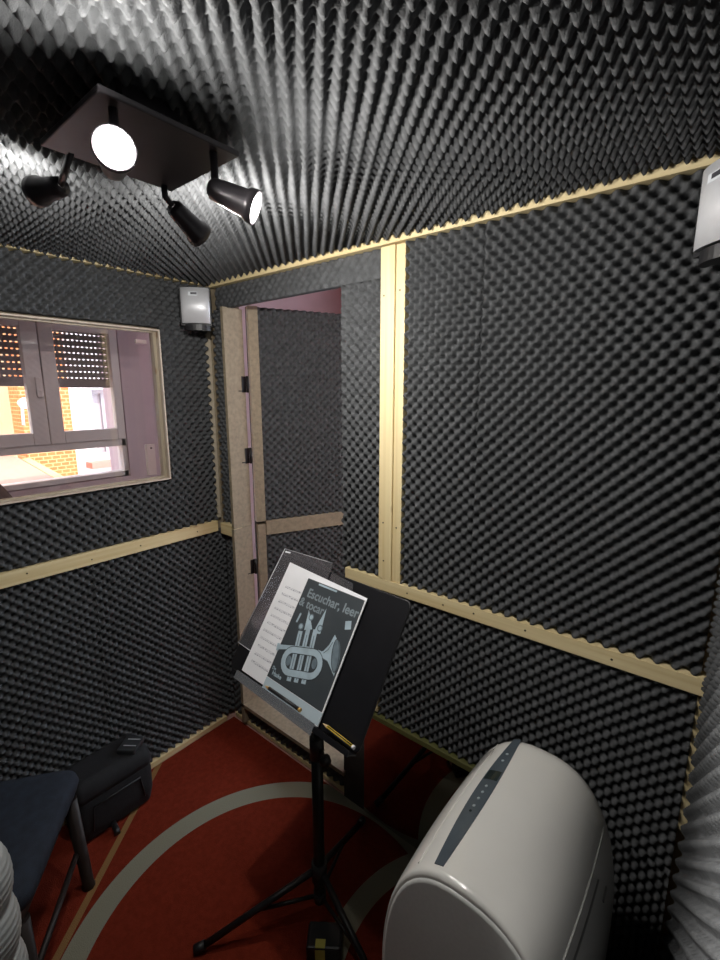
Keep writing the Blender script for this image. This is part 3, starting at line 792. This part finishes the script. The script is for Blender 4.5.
# songbook -------------------------------------------------------------------
bk_ = empty('songbook', S(-.10, 0, 0), 'dark songbook with a pale trumpet on its cover on the music stand', 'book')
quad_slab([S(-.208, .0, -.0018), S(.0, .0, -.0018), S(.0, .297, -.0018), S(-.208, .297, -.0018)], .003, 'pages', M['paper'], bk_)
CZ0 = .0013
def csl(poly, c, name, mat, t_=.0002):
    mb = MB(); mb.prism([S(a, b_, c) for a, b_ in poly], nn * t_); return mb.build(name, mat, bk_)
cov = csl([(-.207, .030), (-.004, .030), (-.004, .294), (-.207, .294)], CZ0, 'cover', M['cover'])
csl([(-.207, .0015), (-.0005, .0015), (-.0005, .029), (-.207, .029)], CZ0, 'bottom_band', M['band'])
csl([(-.163, .2868), (-.096, .2868), (-.096, .2915), (-.163, .2915)], CZ0 + .0002, 'top_caption', M['pale'])
def flat_tube(mb, pts, w, c, t_=.0002, closed=False):
    """flat ribbon of width w on the cover following (a,b) points"""
    n = len(pts); P_ = [V((p[0], p[1])) for p in pts]; L1, L2 = [], []
    for i in range(n):
        if closed: d = P_[(i + 1) % n] - P_[(i - 1) % n]
        else: d = P_[min(i + 1, n - 1)] - P_[max(i - 1, 0)]
        d.normalize(); pn = V((-d.y, d.x)); ww = w[i] if isinstance(w, (list, tuple)) else w
        L1.append(P_[i] + pn * ww / 2); L2.append(P_[i] - pn * ww / 2)
    rng_ = range(n if closed else n - 1)
    for i in rng_:
        j = (i + 1) % n
        mb.prism([S(L1[i].x, L1[i].y, c), S(L1[j].x, L1[j].y, c), S(L2[j].x, L2[j].y, c), S(L2[i].x, L2[i].y, c)], nn * t_)
def ellipse(ca, cb, ra, rb, rot=0, n=28):
    out = []
    for k in range(n):
        t0 = 2 * math.pi * k / n; x, y = ra * math.cos(t0), rb * math.sin(t0)
        out.append((ca + x * math.cos(rot) - y * math.sin(rot), cb + x * math.sin(rot) + y * math.cos(rot)))
    return out
c1, c2, c3, c4 = CZ0 + .0002, CZ0 + .0004, CZ0 + .0006, CZ0 + .0008
def stadium(ca, cb, L, r, rot, n=10):
    pts = []
    for k in range(n + 1):
        an = -math.pi / 2 + math.pi * k / n; pts.append((L / 2 + r * math.cos(an), r * math.sin(an)))
    for k in range(n + 1):
        an = math.pi / 2 + math.pi * k / n; pts.append((-L / 2 + r * math.cos(an), r * math.sin(an)))
    return [(ca + x * math.cos(rot) - y * math.sin(rot), cb + x * math.sin(rot) + y * math.cos(rot)) for x, y in pts]
rot = math.radians(15)          # the horn climbs to the right
def T(x, y):
    x, y = (x * 1.10 if x < .03 else .033 + (x - .03) * .80), y * 1.12
    return (-.108 + x * math.cos(rot) - y * math.sin(rot), .118 + x * math.sin(rot) + y * math.cos(rot))
# bell and cone
mb = MB()
mb.prism([S(*T(x, y), c1) for x, y in ((.030, .012), (.050, .016), (.068, .030), (.082, .052), (.108, .030), (.114, -.002), (.106, -.030), (.092, -.018), (.074, -.004), (.05, .000), (.030, .000))], nn * .0002)
flat_tube(mb, [T(-.092, .012), T(-.06, .014), T(0, .016), T(.04, .010)], [.012, .010, .011, .012], c1)
flat_tube(mb, [T(-.098, .012), T(-.090, .012)], .018, c1)
# valve casings and crown spikes
for x in (-.034, -.012, .010):
    flat_tube(mb, [T(x - .004, -.055), T(x, .052 if x < -.02 else .058)], .014, c1)
mb.prism([S(*T(-.024, .055), c1), S(*T(.000, .058), c1), S(*T(-.022, .100), c1)], nn * .0002)
mb.prism([S(*T(.004, .050), c1), S(*T(.026, .050), c1), S(*T(.030, .106), c1)], nn * .0002)
mb.build('trumpet_picture', M['pale'], bk_)
mb = MB(); mb.prism([S(a, b_, c2) for a, b_ in ellipse(*T(.099, .010), .013, .037, rot + .12)], nn * .0002)
mb.prism([S(a, b_, c2) for a, b_ in ellipse(*T(-.052, -.014), .010, .012, rot)], nn * .0002)
mb.prism([S(a, b_, c2) for a, b_ in ellipse(*T(.026, -.012), .008, .012, rot)], nn * .0002)
for x in (-.034, -.012, .010):
    flat_tube(mb, [T(x - .0035, -.05), T(x - .0005, .045)], .0022, c2)
    flat_tube(mb, [T(x - .0100, -.05), T(x - .0070, .045)], .0012, c2)
for p in ((-.036, .062), (.022, .062), (-.010, .084)):
    mb.prism([S(a, b_, c2) for a, b_ in ellipse(*T(*p), .0085, .0085)], nn * .0002)
mb.build('trumpet_marking', M['paled'], bk_)
mb = MB(); flat_tube(mb, stadium(*T(-.012, -.014), .066, .027, rot), .0165, c3, closed=True)
for p in ((-.036, .062), (.022, .062), (-.010, .084)):
    mb.prism([S(a, b_, c3) for a, b_ in ellipse(*T(*p), .0055, .0055)], nn * .0002)
mb.build('trumpet_marking', M['pale'], bk_)
mb = MB(); flat_tube(mb, stadium(*T(-.012, -.014), .066, .0355, rot), .0016, c4, closed=True); flat_tube(mb, stadium(*T(-.012, -.014), .066, .0185, rot), .0016, c4, closed=True)
flat_tube(mb, ellipse(*T(.099, .010), .0105, .037, rot + .12), .0016, c4, closed=True)
flat_tube(mb, [T(-.088, .0205), T(-.045, .0215)], .0013, c4); flat_tube(mb, [T(.052, .0115), T(.068, .020), T(.080, .036)], .0013, c4); flat_tube(mb, [T(.052, .001), T(.072, -.003), T(.090, -.018)], .0013, c4)
mb.build('trumpet_outline', M['cover'], bk_)
# small tag top right of the horn
mb = MB(); mb.obox(S(-.024, .226, c1), (xd * .93 + upv * .36).normalized(), (upv * .93 - xd * .36).normalized(), nn, (-.009, -.010, 0), (.009, .010, .0002)); mb.build('picture_tag', M['pale'], bk_)
def text(body, a, b_, size, mat, name, bold=.0, shear=0.0, width=None, par=None):
    cu = bpy.data.curves.new(name, 'FONT'); cu.body = body; cu.size = size; cu.shear = shear; cu.extrude = .0001
    cu.space_character = 1.02
    o = bpy.data.objects.new(name + '_tmp', cu); COL.objects.link(o)
    bpy.context.view_layer.update()
    dg = bpy.context.evaluated_depsgraph_get(); me = bpy.data.meshes.new_from_object(o.evaluated_get(dg))
    bpy.data.objects.remove(o)
    if bold > 0:
        bmt = bmesh.new()
        for ox_, oy_ in ((-bold, 0), (bold, 0), (0, bold), (0, -bold)):
            n0 = len(bmt.verts); bmt.from_mesh(me); bmt.verts.ensure_lookup_table()
            for v in bmt.verts[n0:]: v.co += V((ox_, oy_, .00001 * (ox_ + oy_ * 2) / bold))
        bmt.to_mesh(me); bmt.free()
    xs = [v.co.x for v in me.vertices]; w0 = max(xs) - min(xs)
    sx_ = (width / w0) if width else 1
    pos = S(a, b_, c1 + .0002)
    m4 = Matrix(((xd.x, upv.x, nn.x, pos.x), (xd.y, upv.y, nn.y, pos.y), (xd.z, upv.z, nn.z, pos.z), (0, 0, 0, 1))) @ Matrix.Diagonal((sx_, 1, 1, 1))
    me.transform(m4); me.name = name
    me.materials.clear()
    return link(name, me, mat, par or bk_)
text('Escuchar, leer', -.188, .249, .032, M['title'], 'title_line', .0008, 0, .180)
text('& tocar', -.203, .222, .030, M['title'], 'title_line', .0008, 0, .092)
text('1', -.193, .180, .034, M['pale'], 'volume_number', .0012, .1)
text('De', -.200, .052, .011, M['pale'], 'publisher_line', .0002)
text('Haske', -.194, .040, .014, M['pale'], 'publisher_line', .0004)
# grey film hanging over the lip in front of the pages
fl = quad_slab([S(-.292, -.012, .0258), S(.008, -.016, .0258), S(.008, .009, .0258), S(-.292, .009, .0258)], .0004, 'plastic_flap', M['sleeve_grey'], None)
tag(fl, 'grey plastic flap folded over the stand lip under the songbook', 'plastic flap')
quad_slab([S(-.14, .300, -.0032), S(-.052, .300, -.0032), S(-.060, .322, -.0032), S(-.14, .330, -.0032)], .0003, 'plastic_flap', M['sleeve'], None)
tag(bpy.data.objects['plastic_flap.001'], 'small clear plastic flap above the top edge of the songbook', 'plastic flap')

def pencil(p0, p1, r, label, body, tip, end):
    p0, p1 = V(p0), V(p1); d = (p1 - p0).normalized(); L = (p1 - p0).length
    root = empty('pencil', p0, label, 'pencil')
    MB().tube([p0 + d * .016, p1 - d * .006], r, 6).build('barrel', body, root)
    if body is M['yellow']:
        mb = MB(); u = d.cross(nn).normalized()
        for s_ in (-1, 1): mb.tube([p0 + d * .018 + u * s_ * r * .55 + nn * r * .75, p1 - d * .008 + u * s_ * r * .55 + nn * r * .75], r * .28, 6)
        mb.build('stripe', M['blackp'], root)
    mb = MB(); mb.lathe(p0, d, [(0, 0.0003), (.016, r)], 10); mb.build('tip', tip, root)
    mb = MB(); mb.tube([p1 - d * .006, p1], r * 1.02, 10); mb.build('end_cap', end, root)
pencil(S(.014, .0145, .008), S(.1130, .0100, .009), .0040, 'yellow and black striped pencil on the stand lip right of the songbook', M['yellow'], M['pwood'], M['paper'])
pencil(S(-.182, .0135, .020), S(-.048, .0135, .020), .0045, 'black pencil with gold ends lying under the songbook', M['blackp'], M['gold'], M['gold'])

# ------------------------------------------------------------------ portable air conditioner
ac = empty('air_conditioner', (-.248, .80, 0.008), 'glossy white portable air conditioner with rounded top', 'air conditioner')
cx_, ZT, Z0, HW, EX = -.250, .790, .45, .172, 2.55
def sect(y, hw, ztop, n=28):
    """closed cross section, from right foot over the top to left foot"""
    pts = []
    for k in range(n + 1):
        an = math.pi * k / n; c_, s_ = math.cos(an), math.sin(an)
        x = hw * math.copysign(abs(c_) ** (2 / EX), c_); z = Z0 + (ztop - Z0) * abs(s_) ** (2 / EX)
        pts.append((cx_ + x, y, z))
    lo = []
    for z in (.35, .22, .12, .07, .05):
        w = hw * (1 - .10 * ((Z0 - z) / .4) ** 1.6); lo.append((w, z))
    left = [(cx_ - w, y, z) for w, z in lo]; right = [(cx_ + w, y, z) for w, z in lo[::-1]]
    return right + pts + left
Y0, Y1 = .590, 1.010
def ysec(t):   # t in 0..1 along depth -> (y, half width, top)
    b_ = 1 - ((t - .5) * 2) ** 2
    return (Y0 + (Y1 - Y0) * t, HW * (.99 + .055 * b_), ZT + .006 * b_)
rows = []
ts = [0, .02, .05] + [k / 16 for k in range(1, 15)]
rows.append(sect(Y0 - .004, HW * .970, ZT - .010)); rows.append(sect(Y0 - .0035, HW * .980, ZT - .005)); rows.append(sect(Y0 + .0005, HW * .988, ZT - .001))
for t_ in ts[1:]: rows.append(sect(*ysec(t_)))
for k in range(1, 8):     # rounded rear
    a = k / 7 * math.pi / 2
    y, hw, z_ = ysec(14 / 16); yy = y + (Y1 - y) * math.sin(a); s_ = 1 - .20 * (1 - math.cos(a))
    rows.append(sect(yy, hw * s_, Z0 + (z_ - Z0) * (1 - .16 * (1 - math.cos(a)))))
mb = MB(); vs = mb.grid(rows); mb.bm.faces.new(vs[-1]);
for r_ in vs: pass
n_ = len(vs[0])
for i in range(len(vs) - 1):
    mb.bm.faces.new((vs[i][0], vs[i + 1][0], vs[i + 1][n_ - 1], vs[i][n_ - 1]))
mb.bm.faces.new(vs[0][::-1])
mb.build('body', M['white_gloss'], ac)
# front panel sitting inside the rim
mb = MB(); a_ = sect(Y0 - .0065, HW * .950, ZT - .016); b2 = sect(Y0 - .0035, HW * .956, ZT - .014)
a2 = sect(Y0 - .007, HW * .93, ZT - .022)
vs = mb.grid([b2, a_, a2], close=True); mb.bm.faces.new(vs[-1])
o = mb.build('front_panel', M['front_grey'], ac); o['label'] = 'matte grey front panel'
def topz(x, t_):
    y, hw, z_ = ysec(t_); u = min(1, abs((x - cx_) / hw))
    return y, Z0 + (z_ - Z0) * (1 - u ** EX) ** (1 / EX)
def on_top(x, t_, lift):
    y, z0 = topz(x, t_); _, z1 = topz(x + .002, t_); n = V((-(z1 - z0) / .002, 0, 1)).normalized()
    return V((x, y, z0)) + n * lift
def patch(x0f, x1f, t0, t1, lift, name, mat, par, n=12):
    rows = []
    for k in range(n + 1):
        t_ = t0 + (t1 - t0) * k / n; xa, xb_ = x0f(t_), x1f(t_)
        rows.append([on_top(xa, t_, -.001)] + [on_top(xa + (xb_ - xa) * j / 4, t_, lift) for j in range(5)] + [on_top(xb_, t_, -.001)])
    mb = MB(); vs = mb.grid(rows, smooth=False); mb.bm.faces.new(vs[0][::-1]); mb.bm.faces.new(vs[-1])
    return mb.build(name, mat, par)
sx0 = lambda t_: -.3165 - .012 * math.sin(math.pi * min(1, t_ * 1.05))
sx1 = lambda t_: -.3015 + .008 * math.sin(math.pi * min(1, t_ * 1.05))
st_ = patch(sx0, sx1, .03, .93, .0012, 'control_strip', M['strip'], ac, 24)
patch(lambda t_: sx0(t_) + .003, lambda t_: sx1(t_) - .003, .56, .63, .0019, 'display', M['display'], st_, 3)
for t_ in (.37, .42, .465, .51, .72, .78):
    p = on_top(-.3100, t_, .0012); MB().lathe(p, (-.35, 0, .94), [(0, .0032), (.0007, .0032), (.0007, 0)], 12).build('button', M['icon'], st_)
p = on_top(-.3105, .335, .0012); MB().lathe(p, (-.35, 0, .94), [(0, .0028), (.0007, .0028), (.0007, 0)], 10).build('receiver_eye', M['display'], st_)
# side handle grooves
for (x, t0, t1, rr_) in ((.138, .08, .86, .0022), (.147, .08, .62, .0022), (.158, .62, .70, .003)):
    pts = []
    for k in range(17):
        t_ = t0 + (t1 - t0) * k / 16; _, hw, _z = ysec(t_); pts.append(on_top(cx_ + x * hw / HW, t_, .0002))
    MB().tube(pts, rr_, 8).build('side_groove', M['groove'], ac)
pts = []
for k in range(17):
    t_ = .03 + .87 * k / 16; _, hw, _z = ysec(t_); pts.append(on_top(cx_ - .100 * hw / HW, t_, .0002))
MB().tube(pts, .0018, 8).build('top_ridge', M['white_gloss'], ac)
for (x, y) in ((-.36, .66), (-.135, .66), (-.36, .96), (-.135, .96)):
    mb = MB(); mb.tube([(x - .012, y, .032), (x + .012, y, .032)], .024, 14); mb.tube([(x, y, .03), (x, y, .065)], .008, 8)
    mb.build('caster', M['blackp'], ac)

# ------------------------------------------------------------------ things on the left and on the floor
bag = empty('shoulder_bag', (-1.68, .56, .008), 'black padded equipment bag against the foam at left', 'bag')
bx0, bx1, by0, by1, bz0, bz1 = -1.752, -1.606, .425, .690, .010, .235
mb = MB(); rows = []
for (z, ins) in ((bz0, .02), (bz0 + .012, .004), (bz0 + .06, -.004), (bz0 + .14, -.005), (bz1 - .02, .0), (bz1 - .004, .010), (bz1, .024)):
    rows.append([(x, y, z) for x, y in rrect(bx0 + ins, bx1 - ins, by0 + ins, by1 - ins, .03, 5)])
vs = mb.grid(rows, close=True); mb.bm.faces.new(vs[0][::-1]); mb.bm.faces.new(vs[-1]); mb.build('body', M['cloth_black'], bag)
mb = MB(); rows = []
for (z, ins) in ((bz1 - .055, -.004), (bz1 - .03, -.009), (bz1 + .008, .002), (bz1 + .018, .022)):
    rows.append([(x, y, z) for x, y in rrect(bx0 + ins, bx1 - ins, by0 + ins, by1 - ins, .03, 5)])
vs = mb.grid(rows, close=True); mb.bm.faces.new(vs[0][::-1]); mb.bm.faces.new(vs[-1]); mb.build('lid', M['cloth_black'], bag)
mb = MB(); mb.tube([(bx1 + .006, by0 + .04, .06), (bx1 + .006, by0 + .05, .15), (bx1 + .006, by1 - .05, .15), (bx1 + .006, by1 - .04, .06)], .004, 8); mb.build('pocket_piping', M['blackp'], bag)
mb = MB(); mb.obox(V((-1.655, .640, bz1 + .026)), V((.8, .6, 0)), V((-.6, .8, 0)), V((0, 0, 1)), (-.035, -.038, -.010), (.035, .038, .010), 0, .004)
hnd = mb.build('buckle', simple('buckle_plastic', (.035, .038, .042), .3), bag)
mb = MB()
for s_ in (-.013, .02): mb.obox(V((-1.655, .640, bz1 + .036)), V((.8, .6, 0)), V((-.6, .8, 0)), V((0, 0, 1)), (-.02, s_ - .0015, -.0005), (.028, s_ + .0015, .0016))
mb.build('buckle_bar', M['silver'], hnd)
mb = MB(); mb.tube([(bx1 - .02, .535, .03), (-1.575, .530, .024), (-1.562, .527, .020)], .010, 8); mb.build('strap_end', M['blackp'], bag)
mb = MB(); rr = random.Random(5)
for k in range(9): mb.obox(V((-1.640, by0 - .004, .19 - k * .019 + rr.uniform(-.003, .003))), V((1, 0, 0)), V((0, 1, 0)), V((0, 0, 1)), (-.0018, -.0015, -.003), (.0018, .0015, .003))
mb.build('zip', M['silver'], bag)

stl = empty('stool', (-1.42, .15, .008), 'dark stool with a navy blue cloth seat at the left edge', 'stool')
A0 = V((-1.463, .412, 0)); e1 = V((.806, -.592, 0)).normalized(); e2 = V((-.592, -.806, 0)).normalized(); zz = V((0, 0, 1))
rows = []
for (z, ins) in ((.395, .012), (.400, .002), (.420, -.004), (.440, .0), (.452, .012), (.458, .04), (.460, .10)):
    rows.append([A0 + e1 * a + e2 * b_ + zz * z for a, b_ in rrect(ins, .40 - ins, ins, .42 - ins, .045, 5)])
mb = MB(); vs = mb.grid(rows, close=True); mb.bm.faces.new(vs[0][::-1]); mb.bm.faces.new(vs[-1]); mb.build('seat_cushion', M['navy'], stl)
mb = MB(); mb.obox(A0, e1, e2, zz, (.02, .02, .355), (.38, .40, .398), 0, .004); mb.build('seat_frame', M['darkwood'], stl)
for (a, b_) in ((.03, .03), (.37, .03), (.03, .39), (.37, .39)):
    p = A0 + e1 * a + e2 * b_; q = p + (e1 * (a - .2) + e2 * (b_ - .21)) * .08
    mb = MB(); mb.tube([q + zz * .010, q + zz * .02, p + zz * .36], [.020, .017, .020], 10); mb.build('leg', M['darkwood'], stl)
mb = MB(); mb.tube([A0 + e1 * .03 + e2 * .03 + zz * .16, A0 + e1 * .37 + e2 * .03 + zz * .16], .009, 8); mb.tube([A0 + e1 * .03 + e2 * .39 + zz * .16, A0 + e1 * .37 + e2 * .39 + zz * .16], .009, 8)
mb.build('stretcher', M['darkwood'], stl)

# corrugated white hose hanging at the lower left
mb = MB(); pts, rad = [], []
n = 220
for k in range(n + 1):
    t_ = k / n
    z = 0.99 - 0.975 * t_
    if z > .845: c_, r0 = .0, .043
    else:
        c_, r0 = .0, .047 + .011 * abs(math.sin((z - .845) / .098 * math.pi)) ** .6 + .0012 * math.sin(k * 2.1)
    pts.append(V((-0.884, 0.070, z))); rad.append(r0)
mb.tube(pts, rad, 36)
o = mb.build('exhaust_hose', M['hose']); tag(o, 'white ribbed hose cut off by the lower left corner', 'hose')

# small black box with a yellow label by the stand's foot
box = empty('adapter_box', (-.735, .775, .008), 'small black box with a yellow label beside the stand feet', 'box')
e1 = V((.80, .60, 0)); e2 = V((-.60, .80, 0)); bo = V((-.740, .752, .008))
mb = MB(); mb.obox(bo, e1, e2, zz, (-.05, -.035, 0), (.05, .035, .052), 0, .006); mb.build('case', M['blackp'], box)
mb = MB(); mb.obox(bo, e1, e2, zz, (-.024, -.0355, .008), (.004, -.0345, .046)); mb.obox(bo, e1, e2, zz, (-.024, -.034, .0515), (.004, -.012, .0527)); o = mb.build('label', M['label_y'], box); o['label'] = 'yellow label'
mb = MB(); mb.obox(bo, e1, e2, zz, (-.020, .0348, .018), (.002, .0360, .036)); o = mb.build('rear_label', M['label_p'], box); o['label'] = 'pale pink label on the rear side'

# ------------------------------------------------------------------ daylight
sun = bpy.data.lights.new('sun', 'SUN'); sun.energy = 6.5; sun.angle = R(0.6); sun.color = (1.0, .92, .80)
so = bpy.data.objects.new('sun', sun); COL.objects.link(so)
so.rotation_mode = 'QUATERNION'; so.rotation_quaternion = V((.58, .10, .74)).to_track_quat('Z', 'Y')
w = bpy.data.worlds.new('world'); SC.world = w; w.use_nodes = True
bg = w.node_tree.nodes['Background']; bg.inputs['Color'].default_value = (0.78, 0.88, 1.0, 1); bg.inputs['Strength'].default_value = 5.5

SC.view_settings.view_transform = 'Standard'; SC.view_settings.look = 'None'
SC.view_settings.exposure = 0.0; SC.view_settings.gamma = 1.0; SC.view_settings.use_curve_mapping = False
SC.cycles.use_denoising = True
SC.cycles.max_bounces = 10; SC.cycles.diffuse_bounces = 5; SC.cycles.glossy_bounces = 4; SC.cycles.transparent_max_bounces = 12
SC.cycles.sample_clamp_indirect = 4.0
SC.cycles.caustics_reflective = False; SC.cycles.caustics_refractive = False
